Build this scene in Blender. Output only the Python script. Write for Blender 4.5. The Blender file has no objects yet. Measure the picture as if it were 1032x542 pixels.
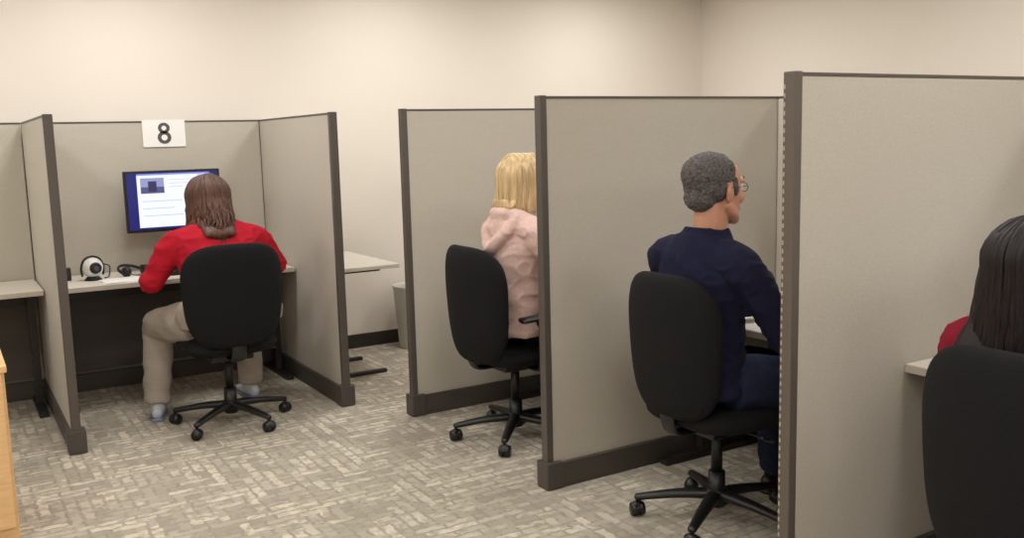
import bpy, bmesh, math, random
import numpy as np
from mathutils import Matrix, Vector, noise, Euler
random.seed(7)
SC=bpy.context.scene; COL=SC.collection
SC.view_settings.view_transform='Standard'
V=Vector
# ------------------------------------------------------------------ camera
f,p,ro,ya,h=946.1,.1380,.0258,1.0255,1.5106
fw=np.array([np.cos(ya)*np.cos(p),np.sin(ya)*np.cos(p),-np.sin(p)])
r0=np.array([np.sin(ya),-np.cos(ya),0]); d0=-np.cross(r0,fw)
R=np.cos(ro)*r0+np.sin(ro)*d0; D=-np.sin(ro)*r0+np.cos(ro)*d0
cd=bpy.data.cameras.new('camera'); cam=bpy.data.objects.new('camera',cd); COL.objects.link(cam)
cd.sensor_width=36; cd.lens=f/1032*36; cd.clip_start=.05
cam.matrix_world=Matrix([[R[0],-D[0],-fw[0],0],[R[1],-D[1],-fw[1],0],[R[2],-D[2],-fw[2],h],[0,0,0,1]])
SC.camera=cam
# ------------------------------------------------------------------ materials
def lin(c):
    return tuple((x/255/12.92 if x/255<=.04045 else ((x/255+.055)/1.055)**2.4) for x in c)
def mat(name,col,rough=.6,bump=0,bscale=200,var=0,vscale=3,metal=0,emit=None,estr=1,sheen=0,stretch=None,spec=.5):
    m=bpy.data.materials.new(name); m.use_nodes=True; nt=m.node_tree; b=nt.nodes['Principled BSDF']
    c=lin(col)+(1,); b.inputs['Base Color'].default_value=c; b.inputs['Roughness'].default_value=rough
    b.inputs['Metallic'].default_value=metal; b.inputs['Specular IOR Level'].default_value=spec
    if sheen: b.inputs['Sheen Weight'].default_value=sheen
    tc=nt.nodes.new('ShaderNodeTexCoord'); src=tc.outputs['Object']
    if stretch:
        mp=nt.nodes.new('ShaderNodeMapping'); mp.inputs['Scale'].default_value=stretch
        nt.links.new(src,mp.inputs['Vector']); src=mp.outputs['Vector']
    if var:
        n=nt.nodes.new('ShaderNodeTexNoise'); n.inputs['Scale'].default_value=vscale; n.inputs['Detail'].default_value=4
        nt.links.new(src,n.inputs['Vector'])
        r=nt.nodes.new('ShaderNodeValToRGB'); r.color_ramp.elements[0].position=.3; r.color_ramp.elements[1].position=.7
        r.color_ramp.elements[0].color=tuple(x*(1-var) for x in c[:3])+(1,); r.color_ramp.elements[1].color=tuple(min(1,x*(1+var)) for x in c[:3])+(1,)
        nt.links.new(n.outputs['Fac'],r.inputs['Fac']); nt.links.new(r.outputs['Color'],b.inputs['Base Color'])
    if bump:
        n=nt.nodes.new('ShaderNodeTexNoise'); n.inputs['Scale'].default_value=bscale; n.inputs['Detail'].default_value=3
        nt.links.new(src,n.inputs['Vector'])
        bp=nt.nodes.new('ShaderNodeBump'); bp.inputs['Strength'].default_value=bump; bp.inputs['Distance'].default_value=.004
        nt.links.new(n.outputs['Fac'],bp.inputs['Height']); nt.links.new(bp.outputs['Normal'],b.inputs['Normal'])
    if emit:
        b.inputs['Emission Color'].default_value=lin(emit)+(1,); b.inputs['Emission Strength'].default_value=estr
    return m
M={}
M['wall']=mat('wall_paint',(229,221,211),.85,.15,120,.015,1.2)
M['fabric']=mat('panel_fabric',(188,181,168),.9,.4,350,.04,140)
M['post']=mat('panel_post',(84,77,71),.45)
M['postE']=mat('slotted_steel',(100,91,83),.45,metal=.2)
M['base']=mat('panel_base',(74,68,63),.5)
M['slot']=mat('slot_edge',(176,168,156),.4)
M['lam']=mat('desk_laminate',(220,214,203),.45,.05,60,.03,30)
M['lamedge']=mat('desk_edge',(194,185,171),.5)
M['steel']=mat('dark_steel',(46,43,41),.4,metal=.2)
M['black']=mat('black_plastic',(20,19,19),.4)
M['chairfab']=mat('black_chair_fabric',(17,17,18),.85,.5,420,.1,200,spec=.25)
M['skirting']=mat('baseboard_rubber',(48,41,36),.6)
M['ceil']=mat('ceiling_tile',(225,222,215),.9,.4,90)
M['wood']=mat('maple_wood',(222,180,128),.5,.1,60,.1,9,stretch=(1,1,8))
M['white']=mat('white_plastic',(225,224,220),.35)
M['paper']=mat('paper',(240,239,235),.8,.05,40)
M['skin_l']=mat('skin_light',(222,172,146),.5,.1,300,.04,30)
M['skin_m']=mat('skin_tan',(190,136,110),.5,.1,300,.05,30)
M['red']=mat('red_knit',(184,28,46),.85,.5,300,.08,15,spec=.2)
M['pink']=mat('pink_fleece',(220,188,179),.98,1.0,160,.07,60,spec=.1)
M['navy']=mat('navy_sweater',(27,28,52),.9,.5,300,.1,15,spec=.2)
M['maroon']=mat('maroon_knit',(132,24,44),.9,.5,300,.08,15,spec=.2)
M['khaki']=mat('grey_twill',(164,154,143),.9,.4,300,.05,12,spec=.2)
M['jeans']=mat('denim',(32,38,60),.9,.5,380,.2,60,spec=.2)
M['darkpants']=mat('dark_trousers',(24,24,28),.9,.4,300,.1,30,spec=.2)
M['shoe']=mat('sneaker_white',(196,200,206),.6,.3,150,.1,40)
M['sole']=mat('sneaker_sole',(120,135,165),.6)
M['shoed']=mat('leather_shoe',(34,28,26),.4)
M['hair_brown']=mat('hair_brown',(84,52,38),.5,.5,90,.5,60,stretch=(1,1,.12))
M['hair_blonde']=mat('hair_blonde',(204,176,132),.45,.5,90,.32,60,stretch=(1,1,.12))
M['hair_dark']=mat('hair_dark',(26,17,18),.5,.5,90,.3,60,stretch=(1,1,.12),spec=.3)
M['hair_grey']=mat('hair_grey',(82,77,76),.85,1,160,.6,110)
M['lips']=mat('lips',(170,92,84),.45)
M['eye']=mat('eye_white',(235,232,228),.2)
M['iris']=mat('iris',(50,34,24),.2)
M['glass_frame']=mat('glasses_frame',(90,50,50),.3)
# ------------------------------------------------------------------ mesh helpers
def newobj(name,me,m=None,parent=None,smooth=False):
    o=bpy.data.objects.new(name,me); COL.objects.link(o)
    if m is not None:
        for x in (m if isinstance(m,list) else [m]): me.materials.append(x)
    if parent: o.parent=parent
    if smooth:
        for pl in me.polygons: pl.use_smooth=True
    return o
def empty(name,loc=(0,0,0),rot=0,s=1):
    e=bpy.data.objects.new(name,None); COL.objects.link(e); e.location=loc; e.rotation_euler=(0,0,rot); e.scale=(s,)*3; e.empty_display_size=.1
    return e
def bbox(bm,a,b,mi=0,bev=0):
    a,b=[min(x,y) for x,y in zip(a,b)],[max(x,y) for x,y in zip(a,b)]
    g=bmesh.ops.create_cube(bm,size=1,matrix=Matrix.Translation([(x+y)/2 for x,y in zip(a,b)])@Matrix.Diagonal([y-x for x,y in zip(a,b)]+[1]))
    vs=g['verts']; fs={f_ for v in vs for f_ in v.link_faces}
    for f_ in fs: f_.material_index=mi
    if bev:
        es={e for v in vs for e in v.link_edges}
        r=bmesh.ops.bevel(bm,geom=list(es),offset=bev,segments=2,affect='EDGES',profile=.7)
        for f_ in r['faces']: f_.material_index=mi
def cyl(bm,p0,p1,r1,r2=None,n=20,mi=0):
    p0,p1=V(p0),V(p1); r2=r1 if r2 is None else r2; d=p1-p0
    q=d.to_track_quat('Z','Y').to_matrix().to_4x4()
    g=bmesh.ops.create_cone(bm,cap_ends=True,segments=n,radius1=r1,radius2=r2,depth=d.length,matrix=Matrix.Translation((p0+p1)/2)@q)
    for v in g['verts']:
        for f_ in v.link_faces: f_.material_index=mi
def ell(bm,c,r,rot=None,n=24,mi=0):
    m=Matrix.Translation(c)
    if rot: m=m@Euler(rot).to_matrix().to_4x4()
    if not hasattr(r,'__len__'): r=(r,r,r)
    g=bmesh.ops.create_uvsphere(bm,u_segments=n,v_segments=max(8,n//2),radius=1,matrix=m@Matrix.Diagonal(list(r)+[1]))
    for v in g['verts']:
        for f_ in v.link_faces: f_.material_index=mi
def cr(a,b,c,d,t): return .5*((2*b)+(c-a)*t+(2*a-5*b+4*c-d)*t*t+(3*b-a-3*c+d)*t**3)
def tube(bm,pts,rads,side=None,n=16,sub=4,mi=0,cap=True,flat=False):
    P=[V(x) for x in pts]; Q=[V((r,r)) if not hasattr(r,'__len__') else V(r) for r in rads]
    if sub>1 and len(P)>2:
        PP,QQ=[],[]
        for i in range(len(P)-1):
            a=max(i-1,0); d=min(i+2,len(P)-1)
            for k in range(sub):
                t=k/sub; PP.append(cr(P[a],P[i],P[i+1],P[d],t)); QQ.append(cr(Q[a],Q[i],Q[i+1],Q[d],t))
        PP.append(P[-1]); QQ.append(Q[-1]); P,Q=PP,QQ
    T=[(P[min(i+1,len(P)-1)]-P[max(i-1,0)]).normalized() for i in range(len(P))]
    if cap:
        def caps(p0,t,q):
            r=min(q.x,q.y)*.9; out=[]
            for a in (30,60,80): out.append((p0+t*r*math.sin(math.radians(a)),q*math.cos(math.radians(a))))
            return out
        st=caps(P[0],-T[0],Q[0])[::-1]; en=caps(P[-1],T[-1],Q[-1])
        T=[T[0]]*3+T+[T[-1]]*3
        P=[x[0] for x in st]+P+[x[0] for x in en]; Q=[x[1] for x in st]+Q+[x[1] for x in en]
    s=V(side) if side is not None else None
    if s is None:
        s=T[0].cross(V((0,0,1)));
        if s.length<.1: s=V((1,0,0))
    rings=[]
    for pp,tt,qq in zip(P,T,Q):
        s1=(s-tt*s.dot(tt)).normalized(); u=tt.cross(s1)
        if side is None: s=s1
        rings.append([bm.verts.new(pp+s1*qq.x*math.cos(2*math.pi*k/n)+u*qq.y*math.sin(2*math.pi*k/n)) for k in range(n)])
    for a,b in zip(rings,rings[1:]):
        for k in range(n):
            f_=bm.faces.new((a[k],a[(k+1)%n],b[(k+1)%n],b[k])); f_.material_index=mi
    bm.faces.new(rings[0][::-1]).material_index=mi; bm.faces.new(rings[-1]).material_index=mi
def fin(bm,name,m=None,parent=None,smooth=False,tf=None):
    if tf is not None: bm.transform(tf)
    bmesh.ops.recalc_face_normals(bm,faces=bm.faces)
    me=bpy.data.meshes.new(name); bm.to_mesh(me); bm.free()
    return newobj(name,me,m,parent,smooth)
def sculpt(bm,name,m,parent,voxel=.01,it=6,disp=None,tf=None,fac=.5):
    o=fin(bm,name,None,None)
    a=o.modifiers.new('r','REMESH'); a.mode='VOXEL'; a.voxel_size=voxel
    if it: b=o.modifiers.new('s','SMOOTH'); b.factor=fac; b.iterations=it
    dg=bpy.context.evaluated_depsgraph_get(); dg.update()
    me=bpy.data.meshes.new_from_object(o.evaluated_get(dg)); bpy.data.objects.remove(o)
    if disp:
        cs=[v.co.copy() for v in me.vertices]; ns=[v.normal.copy() for v in me.vertices]
        for v,c,n_ in zip(me.vertices,cs,ns): v.co=c+n_*disp(c)
    if tf is not None: me.transform(tf)
    me.materials.clear(); me.name=name
    return newobj(name,me,m,parent,True)
def pillow(bm,w,hh,t,n=3.2,pw=5,tf=lambda x,z,y:V((x,y,z)),seg=56,rings=10,taper=0,mi=0):
    """padded rounded slab; tf maps (x along w, z along h, y thickness)"""
    fr,bk=[],[]
    rho=[math.sin(math.pi/2*(i+1)/rings) for i in range(rings)]
    for s_,lst in ((1,fr),(-1,bk)):
        for i,r in enumerate(rho):
            if i==rings-1 and s_==-1: lst.append(fr[-1]); break
            ring=[]
            for k in range(seg):
                a=2*math.pi*k/seg; c,s=math.cos(a),math.sin(a)
                x=r*w/2*math.copysign(abs(c)**(2/n),c); z=r*hh/2*math.copysign(abs(s)**(2/n),s); x*=1+taper*z/hh
                y=s_*t/2*(max(0,1-r**pw))**.5; ring.append(bm.verts.new(tf(x,z,y)))
            lst.append(ring)
        c0=bm.verts.new(tf(0,0,s_*t/2))
        for k in range(seg): bm.faces.new((c0,lst[0][k],lst[0][(k+1)%seg])).material_index=mi
        for a,b in zip(lst,lst[1:]):
            for k in range(seg): bm.faces.new((a[k],a[(k+1)%seg],b[(k+1)%seg],b[k])).material_index=mi
# ------------------------------------------------------------------ room
XA,XB,YR,YB,XR,YC,W,L,H=.4786,1.9132,5.028,6.40,2.1343,4.6292,1.3435,1.42,1.68
YW,XW,XL,YF,ZC=6.46,5.96,-3.6,-3.0,2.8
def boxobj(name,a,b,m,bev=0,parent=None):
    bm=bmesh.new(); bbox(bm,a,b,0,bev); return fin(bm,name,m,parent)
def floor_mat():
    m=bpy.data.materials.new('carpet'); m.use_nodes=True; nt=m.node_tree; N=nt.nodes.new; Lk=nt.links.new; b=nt.nodes['Principled BSDF']
    b.inputs['Roughness'].default_value=.95; b.inputs['Specular IOR Level'].default_value=.15
    tc=N('ShaderNodeTexCoord')
    def math_(op,a,bv):
        n=N('ShaderNodeMath'); n.operation=op
        for i,x in enumerate((a,bv)):
            if isinstance(x,(int,float)): n.inputs[i].default_value=x
            else: Lk(x,n.inputs[i])
        return n.outputs[0]
    nz=N('ShaderNodeTexNoise'); nz.inputs['Scale'].default_value=26; nz.inputs['Detail'].default_value=3; Lk(tc.outputs['Object'],nz.inputs['Vector'])
    ad=N('ShaderNodeMix'); ad.data_type='VECTOR'; ad.inputs[0].default_value=.03
    Lk(tc.outputs['Object'],ad.inputs[4]); Lk(nz.outputs['Color'],ad.inputs[5])
    def brick(rot,bw,rh,off,ms):
        mp=N('ShaderNodeMapping'); mp.inputs['Rotation'].default_value=(0,0,rot); mp.inputs['Location'].default_value=(off,off*.7,0); Lk(ad.outputs[1],mp.inputs['Vector'])
        t=N('ShaderNodeTexBrick'); t.offset=.41; t.offset_frequency=2; t.inputs['Scale'].default_value=1; t.inputs['Brick Width'].default_value=bw; t.inputs['Row Height'].default_value=rh
        t.inputs['Mortar Size'].default_value=ms; t.inputs['Mortar Smooth'].default_value=.7; t.squash=1.7; t.squash_frequency=3; t.inputs['Bias'].default_value=-.1
        t.inputs['Color1'].default_value=(1,1,1,1); t.inputs['Color2'].default_value=(.0,.0,.0,1); t.inputs['Mortar'].default_value=(0,0,0,1)
        Lk(mp.outputs['Vector'],t.inputs['Vector']); return t
    b1=brick(0,.13,.046,0,.009); b2=brick(math.pi/2,.14,.050,.3,.010)
    vo=N('ShaderNodeTexVoronoi'); vo.distance='CHEBYCHEV'; vo.inputs['Scale'].default_value=5.2; Lk(ad.outputs[1],vo.inputs['Vector'])
    sp=N('ShaderNodeSeparateColor'); Lk(vo.outputs['Color'],sp.inputs['Color']); sel=math_('GREATER_THAN',sp.outputs[0],.5)
    # primary direction by patch, plus a fainter layer of the crossing direction
    mx=N('ShaderNodeMix'); mx.data_type='RGBA'; Lk(sel,mx.inputs[0]); Lk(b1.outputs['Color'],mx.inputs[6]); Lk(b2.outputs['Color'],mx.inputs[7])
    my=N('ShaderNodeMix'); my.data_type='RGBA'; Lk(sel,my.inputs[0]); Lk(b2.outputs['Color'],my.inputs[6]); Lk(b1.outputs['Color'],my.inputs[7])
    n3=N('ShaderNodeTexNoise'); n3.inputs['Scale'].default_value=20; n3.inputs['Detail'].default_value=4; Lk(tc.outputs['Object'],n3.inputs['Vector'])
    m3=N('ShaderNodeMapRange'); m3.inputs[1].default_value=.36; m3.inputs[2].default_value=.54; m3.inputs[3].default_value=.25; Lk(n3.outputs['Fac'],m3.inputs[0])
    fac=math_('MAXIMUM',math_('MULTIPLY',mx.outputs[2],m3.outputs[0]),math_('MULTIPLY',my.outputs[2],.35))
    cm=N('ShaderNodeMix'); cm.data_type='RGBA'; Lk(fac,cm.inputs[0]); cm.inputs[6].default_value=lin((150,142,129))+(1,); cm.inputs[7].default_value=lin((205,196,179))+(1,)
    n2=N('ShaderNodeTexNoise'); n2.inputs['Scale'].default_value=170; n2.inputs['Detail'].default_value=2; Lk(tc.outputs['Object'],n2.inputs['Vector'])
    mr=N('ShaderNodeMapRange'); mr.inputs[3].default_value=.76; mr.inputs[4].default_value=1.22; Lk(n2.outputs['Fac'],mr.inputs[0])
    m2=N('ShaderNodeMix'); m2.data_type='RGBA'; m2.blend_type='MULTIPLY'; m2.inputs[0].default_value=1; Lk(cm.outputs[2],m2.inputs[6]); Lk(mr.outputs[0],m2.inputs[7])
    Lk(m2.outputs[2],b.inputs['Base Color'])
    bp=N('ShaderNodeBump'); bp.inputs['Strength'].default_value=.5; bp.inputs['Distance'].default_value=.004; Lk(n2.outputs['Fac'],bp.inputs['Height']); Lk(bp.outputs['Normal'],b.inputs['Normal'])
    return m
boxobj('floor',(XL,YF,-.1),(XW,YW,0),floor_mat())
boxobj('wall_back',(XL-.1,YW,0),(XW+.1,YW+.1,ZC),M['wall'])
boxobj('wall_right',(XW,YF-.1,0),(XW+.1,YW,ZC),M['wall'])
boxobj('wall_left',(XL-.1,YF-.1,0),(XL,YW,ZC),M['wall'])
boxobj('wall_front',(XL,YF-.1,0),(XW,YF,ZC),M['wall'])
boxobj('baseboard_back',(XL,YW-.012,0),(XW-.012,YW,.1),M['skirting'])
boxobj('baseboard_right',(XW-.012,YF,0),(XW,YW,.1),M['skirting'])
boxobj('baseboard_left',(XL,YF,0),(XL+.012,YW-.012,.1),M['skirting'])
boxobj('baseboard_front',(XL+.012,YF,0),(XW-.012,YF+.012,.1),M['skirting'])
# ceiling with T-grid
bm=bmesh.new(); bbox(bm,(XL-.1,YF-.1,ZC),(XW+.1,YW+.1,ZC+.1),0)
x=XL+.3
while x<XW: bbox(bm,(x-.012,YF,ZC-.006),(x+.012,YW,ZC+.01),1); x+=.6
y=YF+.3
while y<YW: bbox(bm,(XL,y-.012,ZC-.006),(XW,y+.012,ZC+.01),1); y+=.6
fin(bm,'ceiling',[M['ceil'],M['white']])
LM=mat('light_diffuser',(255,250,240),.5,emit=(255,250,242),estr=3.0)
for ly in (5.45,3.2,.8,-1.6):
    for lx in (-2.5,-.75,1.02,2.8,4.6):
        e=empty('ceiling_light',(lx,ly,ZC))
        bm=bmesh.new()
        for a,b in (((-.3,-.3,-.03),(.3,-.27,0)),((-.3,.27,-.03),(.3,.3,0)),((-.3,-.27,-.03),(-.27,.27,0)),((.27,-.27,-.03),(.3,.27,0))): bbox(bm,a,b)
        fin(bm,'light_frame',M['white'],e)
        boxobj('diffuser',(-.27,-.27,-.014),(.27,.27,-.006),LM,0,e)
        ld=bpy.data.lights.new('area','AREA'); ld.shape='SQUARE'; ld.size=.5; ld.energy=16; ld.color=(1,.985,.96)
        lo=bpy.data.objects.new('lamp',ld); COL.objects.link(lo); lo.parent=e; lo.location=(0,0,-.04)
# ------------------------------------------------------------------ partitions (local: runs along +X from 0..len, centre y=0)
def partition(loc,ang,ln,near=True,far=False,slots=False):
    e=empty('cubicle_partition',loc,ang)
    t=.019; pd=.032; s0=pd if near else 0; s1=ln-(.05 if far else 0)
    boxobj('fabric_panel',(s0,-t,.11),(s1,t,H-.010),M['fabric'],.005,e)
    boxobj('top_cap',(s0,-t-.002,H-.011),(s1,t+.002,H),M['post'],.002,e)
    bm=bmesh.new(); bbox(bm,(.03 if near else 0,-.036,.012),(ln,.036,.112),0,.006); bbox(bm,(.06 if near else 0,-.034,0),(ln-.02,.034,.014),0)
    if near: bbox(bm,(-.015,-.044,0),(.07,.044,.12),0,.01)
    fin(bm,'base_raceway',M['base'],e)
    bm=bmesh.new()
    if near: bbox(bm,(0,-.022,.1),(pd,.022,H+.003),0,.004)
    if far: bbox(bm,(ln-.05,-.022,.1),(ln,.022,H+.003),0,.004)
    if near or far: fin(bm,'end_post',M['postE'] if slots else M['post'],e)
    if slots:
        bm=bmesh.new(); z=.16
        while z<H-.04:
            bbox(bm,(-.0015,.013,z),(.001,.018,z+.013),0); z+=.0254
        fin(bm,'slotted_standard',M['slot'],e)
    return e
hp=math.pi/2
partition((XA,YR,0),hp,YB-YR)
partition((XB,YR,0),hp,YB-YR)
partition((XA-1.4346,YR,0),hp,YB-YR)
for i in range(2): partition((XA+.025-1.4346*i,YB-.026,0),0,1.3846,near=False)
for i,s in zip(range(4),(0,0,1,0)): partition((XR,YC-W*i,0),0,L,slots=bool(s))
for i in range(3): partition((XR+L-.026,YC-W*i-.025,0),-hp,W-.05,near=False)
# ------------------------------------------------------------------ desks
def desk(loc,ang,w,d,name='desk',hgt=.74,shade_sheet=True):
    """local: width along x (0..w), front edge at y=0, depth +y"""
    e=empty(name,loc,ang)
    bm=bmesh.new(); bbox(bm,(0,0,hgt-.03),(w,d,hgt),0,.004); fin(bm,'desktop',M['lam'],e)
    boxobj('edge_band',(0,-.003,hgt-.028),(w,.0005,hgt-.003),M['lamedge'],0,e)
    bm=bmesh.new()
    for x in (.05,w-.05):
        bbox(bm,(x-.02,.28,.03),(x+.02,.33,hgt-.03),0,.004)
        bbox(bm,(x-.025,.06,0),(x+.025,d-.04,.03),0,.006)
        bbox(bm,(x-.02,.08,hgt-.05),(x+.02,d-.06,hgt-.03),0)
    bbox(bm,(.05,d-.12,hgt-.14),(w-.05,d-.1,hgt-.05),0)
    fin(bm,'frame_legs',M['steel'],e)
    if shade_sheet: boxobj('under_desk_shade',(.03,d-.05,.14),(w-.03,d-.035,hgt-.03),M['base'],.002,e)  # dark sheet added at the desk back to stand in for under-desk shade
    return e
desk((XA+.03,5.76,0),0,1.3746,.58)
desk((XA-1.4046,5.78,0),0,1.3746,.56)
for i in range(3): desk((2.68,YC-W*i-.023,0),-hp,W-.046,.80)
# small side table between booth and back wall
e=empty('side_table',(1.97,5.45,0))
bm=bmesh.new(); bbox(bm,(0,0,.715),(.5,.9,.74),0,.006); fin(bm,'tabletop',M['lam'],e)
bm=bmesh.new(); 
for yy in (.2,.62):
    bbox(bm,(.02,yy-.02,.02),(.06,yy+.02,.71),0,.004); bbox(bm,(.02,yy-.02,.0),(.46,yy+.02,.025),0,.006); bbox(bm,(.02,yy-.02,.68),(.44,yy+.02,.716),0,.003)
bbox(bm,(.03,.2,.3),(.05,.62,.36),0)
fin(bm,'table_frame',M['steel'],e)
# waste bin
bm=bmesh.new(); n=40; prof=[(0,0),(.115,0),(.12,.01),(.15,.44),(.158,.455),(.158,.465),(.148,.465),(.145,.44),(.112,.02),(0,.02)]
rg=[[bm.verts.new((r*math.cos(2*math.pi*k/n),r*math.sin(2*math.pi*k/n),z)) for k in range(n)] for r,z in prof[1:-1]]
for a,b in zip(rg,rg[1:]):
    for k in range(n): bm.faces.new((a[k],a[(k+1)%n],b[(k+1)%n],b[k]))
bm.faces.new(rg[0][::-1]); bm.faces.new(rg[-1])
o=fin(bm,'waste_bin',mat('bin_grey',(200,197,190),.5),None,True); o.location=(2.93,6.24,0)
# wooden cabinet at lower left
e=empty('wooden_cabinet',(-.745,4.0,0)); hc=.70
boxobj('carcass',(.01,.01,0),(.895,.5,hc-.025),M['wood'],.003,e); boxobj('cabinet_top',(0,0,hc-.025),(.905,.51,hc),M['wood'],.004,e)
bm=bmesh.new(); bbox(bm,(.03,-.004,.06),(.44,.012,.67),0,.003); bbox(bm,(.45,-.004,.06),(.885,.012,.67),0,.003); fin(bm,'cabinet_doors',M['wood'],e)
bm=bmesh.new(); cyl(bm,(.41,-.03,.45),(.41,-.03,.57),.005); cyl(bm,(.48,-.03,.45),(.48,-.03,.57),.005)
for x_ in(.41,.48):
    for z_ in (.46,.56): cyl(bm,(x_,-.03,z_),(x_,0,z_),.004)
fin(bm,'door_handles',M['steel'],e)
# sign
e=empty('booth_number_sign',(1.14,YB-.052,1.515))
boxobj('sign_card',(0,0,0),(.262,.004,.172),M['paper'],0,e)
bm=bmesh.new()
for cz,(ox,oz),(ix,iz) in ((.119,(.036,.034),(.015,.015)),(.059,(.042,.040),(.019,.019))):
    n=40; rr=[]
    for (rx,rz) in ((ox,oz),(ix,iz)):
        for yy in (-.0012,-.0002):
            rr.append([bm.verts.new((.131+rx*math.cos(2*math.pi*k/n),yy,cz+rz*math.sin(2*math.pi*k/n))) for k in range(n)])
    for a,b in ((0,2),(0,1),(2,3),(1,3)):
        for k in range(n): bm.faces.new((rr[a][k],rr[a][(k+1)%n],rr[b][(k+1)%n],rr[b][k]))
fin(bm,'digit_eight',mat('digit_ink',(84,82,82),.7),e)
# ------------------------------------------------------------------ monitors etc.
def scr(n,c,s):
    m=mat('screen_'+n,(12,12,14),.35,emit=c,estr=s); return m
def monitor(loc,ang,on=True):
    """screen faces local -Y, origin at desktop centre of base"""
    e=empty('computer_monitor',loc,ang)
    bm=bmesh.new(); bbox(bm,(-.29,-.02,.25),(.29,.02,.63),0,.006); bbox(bm,(-.15,.015,.3),(.15,.045,.55),0,.015)
    bbox(bm,(-.03,.03,.01),(.03,.06,.42),0,.005); bbox(bm,(-.13,-.06,0),(.13,.13,.014),0,.006); fin(bm,'monitor_body',M['black'],e)
    def r(n,x0,z0,x1,z1,c,s,dy): boxobj(n,(x0,-.0205-dy,z0),(x1,-.0200,z1),scr(n,c,s),0,e)
    r('desktop',-.275,.268,.275,.617,(30,36,120),.9,.0002)
    r('window',-.215,.280,.225,.612,(222,226,255),1.3,.0006)
    r('titlebar',-.215,.602,.225,.612,(130,145,230),1.0,.0010)
    r('sidebar',.150,.280,.225,.600,(190,198,250),1.1,.0009)
    r('photo',-.195,.49,-.055,.585,(160,166,215),.9,.0010)
    r('photo_hills',-.195,.49,-.055,.53,(92,94,140),.9,.0013)
    r('photo_figure',-.15,.50,-.10,.565,(60,58,96),.9,.0016)
    for k in range(3): r('text_line_%d'%k,-.03,.57-.022*k,.12-.03*(k%3),.573-.022*k,(190,196,240),1,.0010)
    for k in range(3): r('text_row_%d'%k,-.19,.44-.045*k,.05-.05*(k%2),.444-.045*k,(190,196,240),1,.0010)
    return e
monitor((1.262,6.17,.74),0)
monitor((3.33,2.6,.74),-hp); monitor((3.33,3.95,.74),-hp); monitor((3.33,1.27,.74),-hp)
def webcam(loc,ang):
    e=empty('ball_webcam',loc,ang)
    bm=bmesh.new(); ell(bm,(0,0,.075),.06,n=32); fin(bm,'ball_shell',M['white'],e,True)
    bm=bmesh.new(); cyl(bm,(0,-.045,.075),(0,-.064,.075),.036,.03,28); bmesh.ops.bevel(bm,geom=bm.edges[:],offset=.001,segments=1,affect='EDGES')
    tube(bm,[(-.061,0,.03),(-.066,.0,.075),(-.045,0,.125),(0,0,.142),(.045,0,.125),(.066,0,.075),(.061,0,.03)],[.006]*7,n=10)
    cyl(bm,(0,0,0),(0,0,.025),.052,.03,28); fin(bm,'lens_and_stand',M['black'],e,True)
    bm=bmesh.new(); cyl(bm,(0,-.0635,.075),(0,-.0665,.075),.015,.014,24); fin(bm,'lens',mat('lens_glass',(90,90,110),.1),e)
    return e
webcam((.74,6.03,.74),.25); webcam((3.22,3.08,.74),-1.2); webcam((3.22,4.42,.74),-1.2)
def cable(name,pts,r=.003):
    bm=bmesh.new(); tube(bm,pts,[r]*len(pts),n=8,sub=6); return fin(bm,name,M['black'],None,True)
cable('usb_cable',[(.81,6.06,.744),(.84,6.12,.744),(.86,6.20,.79),(.85,6.26,.80),(.82,6.29,.80),(.80,6.32,.76)],.004)
# headset lying beside the camera
e=empty('headset',(.98,6.08,.74),.5)
bm=bmesh.new(); tube(bm,[(.075*math.cos(a),.02+.085*math.sin(a),.025+.03*math.sin(a)) for a in np.linspace(-.3,math.pi+.3,12)],[(.006,.010)]*12,n=10,sub=2)
for sg in (-1,1): cyl(bm,(sg*.052,-.01,.030),(sg*.078,-.012,.030),.030,.028,22)
tube(bm,[(-.07,-.02,.03),(-.06,-.07,.015),(-.02,-.10,.01)],[.003,.003,.005],n=8)
fin(bm,'headband_and_cups',M['black'],e,True)
e=empty('small_speaker',(.60,6.12,.74)); boxobj('speaker_body',(-.03,-.03,0),(.03,.03,.075),M['black'],.006,e)
bm=bmesh.new(); cyl(bm,(0,-.03,.045),(0,-.033,.045),.02); fin(bm,'speaker_cone',M['steel'],e)
e=empty('paper_stack',(.88,5.885,.74),.15)
for k in range(4): 
    o=boxobj('sheet_%d'%k,(-.11,-.1,.0012*k),(.11,.1,.0012*k+.001),M['paper'],0,e); o.rotation_euler=(0,0,.06*k-.2)
def keyboard(loc,ang):
    e=empty('keyboard',loc,ang); boxobj('key_tray',(-.21,-.065,0),(.21,.065,.014),M['black'],.004,e)
    bm=bmesh.new()
    for i in range(5):
        for j in range(15): bbox(bm,(-.2+j*.0268,-.055+i*.0225,.013),(-.2+j*.0268+.022,-.055+i*.0225+.018,.02),0)
    fin(bm,'keys',M['steel'],e)
keyboard((1.27,5.95,.74),0); keyboard((3.08,2.6,.74),-hp); keyboard((3.08,3.95,.74),-hp); keyboard((3.08,1.25,.74),-hp)
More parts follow.
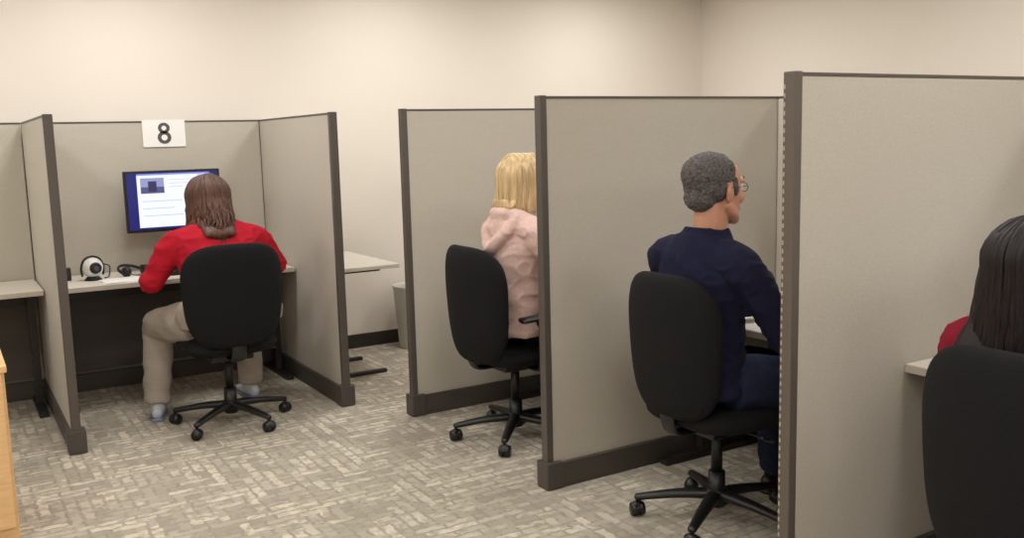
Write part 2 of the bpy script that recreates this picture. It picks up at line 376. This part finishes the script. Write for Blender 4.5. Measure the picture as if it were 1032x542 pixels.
# ------------------------------------------------------------------ chair
def chair(loc,ang,base=0,arms=False,bw=.5,bh=.56,bz=.735,tilt=.06,by=-.27):
    e=empty('office_chair',loc,ang)
    bm=bmesh.new()
    def bt(x,z,y):
        return V((x,by+y+1.0*x*x - tilt*z + .12*z*z,bz+z))
    pillow(bm,bw,bh,.085,n=3.3,pw=6,tf=bt,taper=.14); fin(bm,'backrest',M['chairfab'],e,True)
    bm=bmesh.new()
    def st(x,z,y): return V((x,z+.01,.455+y-(.9*max(0,z-.12)**2*4)))
    pillow(bm,.5,.48,.095,n=3.4,pw=7,tf=st); fin(bm,'seat',M['chairfab'],e,True)
    bm=bmesh.new(); bbox(bm,(-.11,-.12,.37),(.11,.12,.41),0,.01)
    tube(bm,[(0,-.08,.395),(0,by+.06,.395),(0,by+.025,.43),(0,by+.015,.50),(0,by+.01,.6)],[(.04,.012)]*5,side=(1,0,0),n=12)
    cyl(bm,(0,0,.06),(0,0,.2),.035,.033); cyl(bm,(0,0,.2),(0,0,.38),.022)
    cyl(bm,(.11,.02,.39),(.24,.02,.385),.006); ell(bm,(.25,.02,.385),(.03,.012,.008),n=12)
    fin(bm,'gas_lift',M['black'],e,True)
    bm=bmesh.new(); cyl(bm,(0,0,.075),(0,0,.13),.05,.042)
    for k in range(5):
        a=base+2*math.pi*k/5; c,s=math.cos(a),math.sin(a)
        tube(bm,[(c*.03,s*.03,.108),(c*.16,s*.16,.1),(c*.31,s*.31,.078)],[(.03,.022),(.025,.018),(.018,.014)],side=(-s,c,0),n=12)
    fin(bm,'star_base',M['black'],e,True)
    bm=bmesh.new()
    for k in range(5):
        a=base+2*math.pi*k/5; c,s=math.cos(a),math.sin(a); q=a+1.1*(k%3)+.4; tx,ty=math.cos(q),math.sin(q)
        cx,cy=c*.31,s*.31
        cyl(bm,(cx,cy,.05),(cx,cy,.085),.007,n=10)
        for sg in(-1,1): 
            cyl(bm,(cx+tx*.006*sg,cy+ty*.006*sg,.029),(cx+tx*.026*sg,cy+ty*.026*sg,.029),.029,.026,20)
        tube(bm,[(cx-ty*.022,cy+tx*.022,.035),(cx,cy,.056),(cx+ty*.022,cy-tx*.022,.035)],[(.02,.008)]*3,side=(tx,ty,0),n=10)
    fin(bm,'casters',M['black'],e,True)
    if arms:
        bm=bmesh.new()
        for sg in (-1,1):
            tube(bm,[(sg*.12,.0,.395),(sg*.25,.0,.40),(sg*.285,-.01,.46),(sg*.285,-.01,.64)],[(.025,.01)]*4,side=(0,1,0),n=12)
            tube(bm,[(sg*.28,-.12,.66),(sg*.285,0,.665),(sg*.28,.12,.655)],[(.04,.015)]*3,side=(1,0,0),n=14)
        fin(bm,'armrests',M['black'],e,True)
    return e
# ------------------------------------------------------------------ people
def hand(bm,w,d,n,thumb):
    """w wrist, d direction, n back-of-hand normal, thumb = sign of side"""
    w,d,n=V(w),V(d).normalized(),V(n).normalized(); s=n.cross(d).normalized()*thumb; n=d.cross(s).normalized()*(1 if d.cross(s).dot(n)>0 else -1)
    tube(bm,[w-d*.05,w,w+d*.04,w+d*.09],[(.027,.02),(.027,.018),(.036,.015),(.040,.012)],side=s,n=14)
    for i,(o,l) in enumerate(((.031,.075),(.0105,.085),(-.0105,.079),(-.031,.062))):
        b=w+d*(.085-.004*abs(i-1))+s*o; dd=(d+s*o*1.6).normalized()
        tube(bm,[b-dd*.015,b+dd*l*.42-n*.004,b+dd*l*.72-n*.014,b+dd*l*.93-n*.030],[.0092,.0088,.008,.0068],n=10,sub=3)
    b=w+d*.025+s*.028
    tube(bm,[b-s*.006,b+s*.02+d*.022-n*.008,b+s*.033+d*.05-n*.014,b+s*.036+d*.072-n*.018],[.012,.0105,.0095,.0078],n=10,sub=3)
def head(e,HM,skin,man):
    bm=bmesh.new()
    ell(bm,(0,-.012,.03),(.074,.094,.085),n=32)
    tube(bm,[(0,.028,.05),(0,.036,.0),(0,.042,-.05),(0,.055,-.088)],[(.060,.054),(.061,.052),(.052,.045),(.03,.028)],side=(1,0,0))
    ell(bm,(0,.074,-.098),(.024,.018,.018)); 
    for sg in(-1,1):
        ell(bm,(sg*.034,.062,-.022),(.026,.024,.024)); tube(bm,[(sg*.055,.0,-.045),(sg*.048,.035,-.078),(sg*.02,.066,-.098)],[.018,.017,.014])
        ell(bm,(sg*.076,-.006,-.005),(.009,.019,.032),rot=(-.2,0,sg*.35)); ell(bm,(sg*.082,-.012,.004),(.006,.016,.022),rot=(-.2,0,sg*.5))
        ell(bm,(sg*.011,.096,-.03),(.009,.011,.008))
    tube(bm,[(0,.084,.022),(0,.095,.004),(0,.108,-.018),(0,.106,-.03)],[.008,.009,.011,.011],n=12)
    tube(bm,[(-.052,.062,.03),(-.028,.079,.036),(0,.083,.031),(.028,.079,.036),(.052,.062,.03)],[.009,.011,.010,.011,.009],n=10)
    tube(bm,[(-.02,.083,-.056),(0,.092,-.053),(.02,.083,-.056)],[.006,.008,.006],n=10); tube(bm,[(-.018,.083,-.066),(0,.090,-.067),(.018,.083,-.066)],[.006,.008,.006],n=10)
    r=.056 if man else .046
    tube(bm,[(0,-.015,-.04),(0,-.02,-.10),(0,-.028,-.16)],[(r,r),(r,r),(r*1.05,r*1.0)],side=(1,0,0))
    sculpt(bm,'head',skin,e,.0042,4,tf=HM)
    bm=bmesh.new()
    for sg in(-1,1): ell(bm,(sg*.030,.0745,.010),.0118,n=16)
    fin(bm,'eyes',M['eye'],e,True,HM)
    bm=bmesh.new()
    for sg in(-1,1): ell(bm,(sg*.030,.0835,.010),(.005,.0035,.005),n=12)
    fin(bm,'irises',M['iris'],e,True,HM)
    bm=bmesh.new(); tube(bm,[(-.021,.0845,-.060),(0,.0955,-.0585),(.021,.0845,-.060)],[(.0025,.006)]*3,side=(0,1,0),n=10); fin(bm,'lips',M['lips'],e,True,HM)
def brows(e,HM,m):
    bm=bmesh.new()
    for sg in(-1,1): tube(bm,[(sg*.014,.090,.036),(sg*.030,.088,.043),(sg*.048,.073,.038)],[(.004,.003)]*3,n=8)
    fin(bm,'eyebrows',m,e,True,HM)
def hair_long(e,HM,m,zend,zvar,wave=.006,phimax=135,n=260,back=.10,side=.10,seed=1,flare=0.0,thick=.0085,vol=1.0):
    """locks over the skull then hanging; zend in person-local z"""
    rnd=random.Random(seed); bm=bmesh.new(); Hc=HM@V((0,-.015,.03))
    ell(bm,(0,-.018,.036),(.083*vol,.1*vol,.09),n=28); bm.transform(HM)
    # inner mass
    pts=[Hc+V((0,-.03,.02)),Hc+V((0,-.055,-.08)),V((Hc.x,Hc.y-back+.02,zend+(Hc.z-.1-zend)*.4)),V((Hc.x,Hc.y-back+.01,zend+.05))]
    tube(bm,pts,[(.08*vol,.06),(.082*vol,.045),(side*.85,.025),(side*.65,.015)],side=(1,0,0),n=20)
    for i in range(n):
        ph=math.radians(rnd.uniform(-phimax,phimax)); k=rnd.uniform(.98,1.07)*vol
        part=V((0,rnd.uniform(-.03,.07) if abs(ph)>1.0 else rnd.uniform(-.07,.03),0))
        P=[];Q=[]
        for th in (8,30,55,80,100):
            t=math.radians(th); mx=min(1,th/45)
            q=V((math.sin(ph)*math.sin(t)*.09*k,-math.cos(ph)*math.sin(t)*.11*k-.015,math.cos(t)*.1*min(k,1.07)+.03))
            q=q*mx+(1-mx)*(V((q.x,part.y+q.y*.4,q.z))); P.append(HM@q); Q.append(thick*(.6 if th<20 else 1))
        b=P[-1].copy(); ze=zend+rnd.uniform(-zvar,zvar); off=rnd.uniform(0,6.28)
        bx=Hc.x+math.sin(ph)*side; by=Hc.y-math.cos(ph)*back if math.cos(ph)>0 else Hc.y+(-math.cos(ph))*.05
        for j in range(1,8):
            t=j/7; z=b.z+(ze-b.z)*t
            xx=b.x+(bx+(bx-Hc.x)*flare*t-b.x)*t**.8; yy=b.y+(by-b.y)*t**.8
            a=wave*min(1,t*2)
            P.append(V((xx+a*math.sin(off+t*9),yy+a*math.cos(off*1.7+t*8),z))); Q.append(thick*(1-.75*t**3))
        tube(bm,P,[(q,q*.7) for q in Q],n=6,sub=2,cap=False)
    return fin(bm,'hair',m,e,True)
def person(name,loc,ang,s,c):
    e=empty(name,loc,ang,s); g=c.get
    man=g('man',False); lean=g('lean',0.0); tx=g('tx',1); ty=g('ty',1); sh=g('sh',.185); hipw=g('hipw',.17); y00=g('y0',-.06)
    yl=lambda z: lean*max(0,(z-.55)/.58)+y00
    zb=g('hem',.54)
    # torso + sleeves
    bm=bmesh.new()
    rg=[(.50,.150,.115),(.58,.172,.13),(.68,.160,.12),(.80,.160,.118),(.91,.178,.122),(1.0,.182,.112),(1.06,.155,.098),(1.105,.105,.088),(1.135,.075,.078)] if man else \
       [(.50,.160,.12),(.58,.170,.13),(.68,.145,.115),(.79,.14,.112),(.90,.155,.12),(.99,.16,.108),(1.045,.138,.088),(1.09,.085,.068),(1.115,.06,.058)]
    rg=[r for r in rg if r[0]>=zb-.01] ; rg=[(zb,rg[0][1]*g('hemx',1),rg[0][2])]+[r for r in rg if r[0]>zb+.02]
    tube(bm,[(0,yl(z)+(.02 if z>1.09 and man else 0),z) for z,_,_ in rg],[(a*tx,b*ty) for _,a,b in rg],side=(1,0,0),n=32,sub=3,cap=False)
    if not man:
        for sg in(-1,1): ell(bm,(sg*.075*tx,yl(.93)+.075*ty,.92),(.07*tx,.06*ty,.065))
    ar=g('ar',1); zs=g('zs',1.035 if man else 1.02)
    for sg,k in((-1,'L'),(1,'R')):
        el,wr=V(g('el'+k)),V(g('wr'+k)); so=V((sg*sh,yl(1.04),zs))
        tube(bm,[so+V((-sg*.09,0,.035)),so,so.lerp(el,.35)+V((sg*.008,0,0)),so.lerp(el,.8),el,el.lerp(wr,.35),wr.lerp(el,.12)],[(.06*ar,.055*ar),(.064*ar,.06*ar),.056*ar,.05*ar,.049*ar,.047*ar,.036*ar],n=16,cap=False)
        dd=(wr-el).normalized(); q=wr-dd*.03; tube(bm,[q-dd*.03,q,q+dd*.012],[.039,.039,.037],n=14,cap=False)
    if g('hood'):
        y0=yl(1.08)
        tube(bm,[(-.075,y0+.06,1.07),(-.085,y0-.01,1.10),(-.05,y0-.075,1.115),(0,y0-.095,1.11),(.05,y0-.075,1.115),(.085,y0-.01,1.10),(.075,y0+.06,1.07)],[.022,.03,.034,.036,.034,.03,.022])
        tube(bm,[(-.105,y0-.05,1.10),(-.085,y0-.11,1.03),(-.04,y0-.135,.975),(0,y0-.14,.955),(.04,y0-.135,.975),(.085,y0-.11,1.03),(.105,y0-.05,1.10)],[.025,.03,.032,.033,.032,.03,.025]); ell(bm,(0,y0-.09,1.04),(.085,.05,.075))
    elif man:
        y0=yl(1.11)+.022; tube(bm,[(.074*math.cos(a),y0+.076*math.sin(a),1.128-.014*math.sin(a)) for a in np.linspace(0,2*math.pi,13)],[.012]*13,n=8,sub=2)
    else:
        y0=yl(1.11); tube(bm,[(.066*math.cos(a),y0-.01+.06*math.sin(a),1.118-.02*math.sin(a)) for a in np.linspace(0,2*math.pi,13)],[.010]*13,n=8,sub=2)
    wr_=g('wrinkle',.009)
    def dp(c_):
        w1=noise.noise(V((c_.x*7,c_.y*9,c_.z*20))+V((loc[0],0,0)))*wr_
        r2=1-abs(noise.noise(V((c_.x*9+c_.z*9,c_.y*9,c_.z*15-c_.x*7))))*2.2
        k=1 if c_.z<1.06 else .3
        return (w1+max(0,r2)**3*wr_*.9)*k-.001+(.005 if c_.z<zb+.03 else 0)
    sculpt(bm,g('top_name','sweater'),g('top'),e,.0085,4,disp=dp)
    # trousers
    bm=bmesh.new(); lr=g('lr',1)
    ell(bm,(0,y00+.01,.585+g('hz',0)),(hipw,.15*g('hy',1),.09+g('hz',0)),n=28)
    tube(bm,[(0,y00,.56),(0,y00,.64),(0,y00,max(.68,zb+.06))],[(hipw*.95,.13*g('hy',1)),(hipw*.93,.125*g('hy',1)),(.13*tx,.105*ty)],side=(1,0,0),n=28,cap=False)
    for sg,k in((-1,'L'),(1,'R')):
        kn,an=V(g('kn'+k)),V(g('an'+k)); hj=V((sg*hipw*.52,-.03,.575))
        tube(bm,[hj,hj.lerp(kn,.5),kn-V((0,.03,0)),kn+V((0,.01,-.05)),kn.lerp(an,.45),an+V((0,0,.02))],[.092*lr,.083*lr,.066*lr,.063*lr,.058*lr,.053*lr],n=18,cap=False)
    def dl(c_): return noise.noise(V((c_.x*10,c_.y*10,c_.z*16)))*.008+noise.noise(V((c_.x*22,c_.y*22,c_.z*40)))*.003
    sculpt(bm,g('pants_name','trousers'),g('pants'),e,.0105,5,disp=dl)
    # shoes
    for sg,k in((-1,'L'),(1,'R')):
        an=V(g('an'+k)); a=g('toe'+k,sg*.2); fx=V((-math.sin(-a),math.cos(a),0)); b=V((an.x,an.y,0))
        bm=bmesh.new(); sd=V((fx.y,-fx.x,0))
        tube(bm,[b-fx*.05+V((0,0,.045)),b+V((0,0,.05)),b+fx*.08+V((0,0,.042)),b+fx*.15+V((0,0,.032)),b+fx*.19+V((0,0,.027))],[(.03,.036),(.035,.042),(.041,.032),(.04,.022),(.03,.016)],side=sd,n=18)
        tube(bm,[b+V((0,0,.04)),b+V((0,0,.105))],[(.04,.045),(.04,.045)],side=sd,n=16,sub=1,cap=False)
        o=sculpt(bm,'shoe_'+k,g('shoe'),e,.006,3)
        bm=bmesh.new(); tube(bm,[b-fx*.07+V((0,0,.011)),b+V((0,0,.011)),b+fx*.1+V((0,0,.011)),b+fx*.2+V((0,0,.011))],[(.032,.011),(.036,.011),(.045,.011),(.034,.011)],side=sd,n=18); fin(bm,'sole_'+k,g('sole'),e,True)
    # hands
    for sg,k in((-1,'L'),(1,'R')):
        wr=V(g('wr'+k)); d=V(g('hd'+k,(-sg*.25,1,-.12))); bm=bmesh.new(); hand(bm,wr,d,g('hn',(0,0,1)),1 if sg<0 else -1); sculpt(bm,'hand_'+k,g('skin'),e,.0036,2)
    # head
    HM=Matrix.Translation(V((0,yl(1.12)+.045+g('hfwd',0),1.275 if man else 1.25))+V(g('hoff',(0,0,0))))@Euler((g('hp',0),g('hr',0),g('hyaw',0))).to_matrix().to_4x4()@Matrix.Scale(g('hs',1.08),4)
    head(e,HM,g('skin'),man); brows(e,HM,g('hairm'))
    return e,HM
D2R=math.radians
# --- woman at booth 8
chair((1.265,5.10,0),0,base=D2R(5),bw=.52,bh=.55,bz=.74)
e,HM=person('woman',(1.29,5.13,0),0,1.0,dict(lean=.24,tx=1.5,ty=1.3,sh=.22,zs=.985,hipw=.29,hz=.045,hy=1.25,ar=1.27,lr=1.35,hem=.66,hs=1.1,hoff=(-.015,0,-.045),wrinkle=.007,
  elL=(-.35,.19,.79),wrL=(-.25,.50,.80),elR=(.35,.22,.82),wrR=(.22,.5,.80),knL=(-.30,.36,.53),anL=(-.35,.30,.07),knR=(.22,.45,.53),anR=(.22,.44,.07),
  toeL=.25,toeR=-.1,top=M['red'],pants=M['khaki'],shoe=M['shoe'],sole=M['sole'],skin=M['skin_l'],hairm=M['hair_brown'],top_name='red_shirt',pants_name='grey_trousers',hp=-.12,hyaw=.05))
hair_long(e,HM,M['hair_brown'],.985,.04,wave=.015,phimax=120,back=.235,side=.10,seed=3,flare=.15,vol=1.12,n=300)
# --- blonde woman
chair((2.41,3.97,0),-hp,base=D2R(30),arms=True,bw=.54,bh=.58,bz=.715)
SEAT=dict(elL=(-.26,.10,.80),wrL=(-.16,.36,.79),elR=(.26,.08,.80),wrR=(.17,.35,.79),knL=(-.12,.42,.53),anL=(-.12,.44,.07),knR=(.12,.42,.53),anR=(.13,.40,.07))
e,HM=person('woman',(2.45,3.95,0),-hp,1.03,dict(SEAT,lean=.04,tx=1.1,sh=.195,ar=1.08,top=M['pink'],hood=True,wrinkle=.009,pants=M['darkpants'],shoe=M['shoed'],sole=M['sole'],skin=M['skin_l'],hairm=M['hair_blonde'],top_name='pink_hoodie'))
hair_long(e,HM,M['hair_blonde'],1.125,.015,wave=.002,back=.125,side=.10,seed=5,phimax=125,thick=.006,n=420)
# --- man
chair((2.505,2.62,0),-hp,base=D2R(12),bw=.49,bh=.55,bz=.735)
e,HM=person('man',(2.475,2.59,0),-hp,1.02,dict(SEAT,man=True,lean=-.01,y0=-.065,sh=.2,zs=1.02,tx=1.04,ty=1.05,ar=1.14,lr=1.2,hs=1.12,top=M['navy'],pants=M['jeans'],shoe=M['shoed'],sole=M['black'],skin=M['skin_m'],hairm=M['hair_grey'],wrinkle=.007,
  elR=(.25,.09,.75),wrR=(.18,.36,.79),elL=(-.24,.10,.77),wrL=(-.15,.38,.79),knR=(.18,.44,.53),anR=(.17,.42,.07),top_name='navy_sweater',pants_name='jeans',hyaw=-.05,hfwd=.02))
bm=bmesh.new(); ell(bm,(0,-.03,.05),(.082,.094,.076),n=32); ell(bm,(0,-.036,.015),(.079,.073,.068),n=32); ell(bm,(0,-.06,-.02),(.060,.053,.048))
for sg in(-1,1): tube(bm,[(sg*.073,.018,.04),(sg*.074,.022,.01),(sg*.072,.022,-.012)],[(.006,.011),(.005,.009),(.004,.007)],n=10)
sculpt(bm,'hair',M['hair_grey'],e,.0036,1,disp=lambda c:noise.noise(c*110)*.003+noise.noise(c*200)*.002+noise.noise(c*30)*.003,tf=HM)
bm=bmesh.new()
for sg in(-1,1):
    tube(bm,[(sg*.031+.021*math.cos(a),.093-.12*max(0,abs(sg*.031+.021*math.cos(a))-.03),.008+.015*math.sin(a)) for a in np.linspace(0,2*math.pi,17)],[.0012]*17,n=6,sub=1)
    tube(bm,[(sg*.052,.090,.012),(sg*.070,.07,.013),(sg*.084,-.005,.012),(sg*.082,-.02,-.005)],[.0016]*4,n=6,sub=3)
tube(bm,[(-.010,.093,.012),(0,.096,.014),(.010,.093,.012)],[.0014]*3,n=6)
fin(bm,'glasses',M['glass_frame'],e,True,HM)
# --- near woman (right edge)
chair((2.25,1.145,0),-hp,base=D2R(20),bw=.52,bh=.58,bz=.73)
e,HM=person('woman',(2.30,1.27,0),-hp,.94,dict(SEAT,lean=.02,tx=1.12,sh=.18,ar=1.05,hoff=(0,0,-.02),top=M['maroon'],pants=M['darkpants'],shoe=M['shoed'],sole=M['sole'],skin=M['skin_m'],hairm=M['hair_dark'],top_name='maroon_top'))
hair_long(e,HM,M['hair_dark'],.93,.03,wave=.004,back=.16,side=.18,seed=9,phimax=150,n=560,vol=1.3)
# world
w_=bpy.data.worlds.new('world'); SC.world=w_; w_.use_nodes=True; w_.node_tree.nodes['Background'].inputs[0].default_value=(.9,.88,.85,1); w_.node_tree.nodes['Background'].inputs[1].default_value=.2
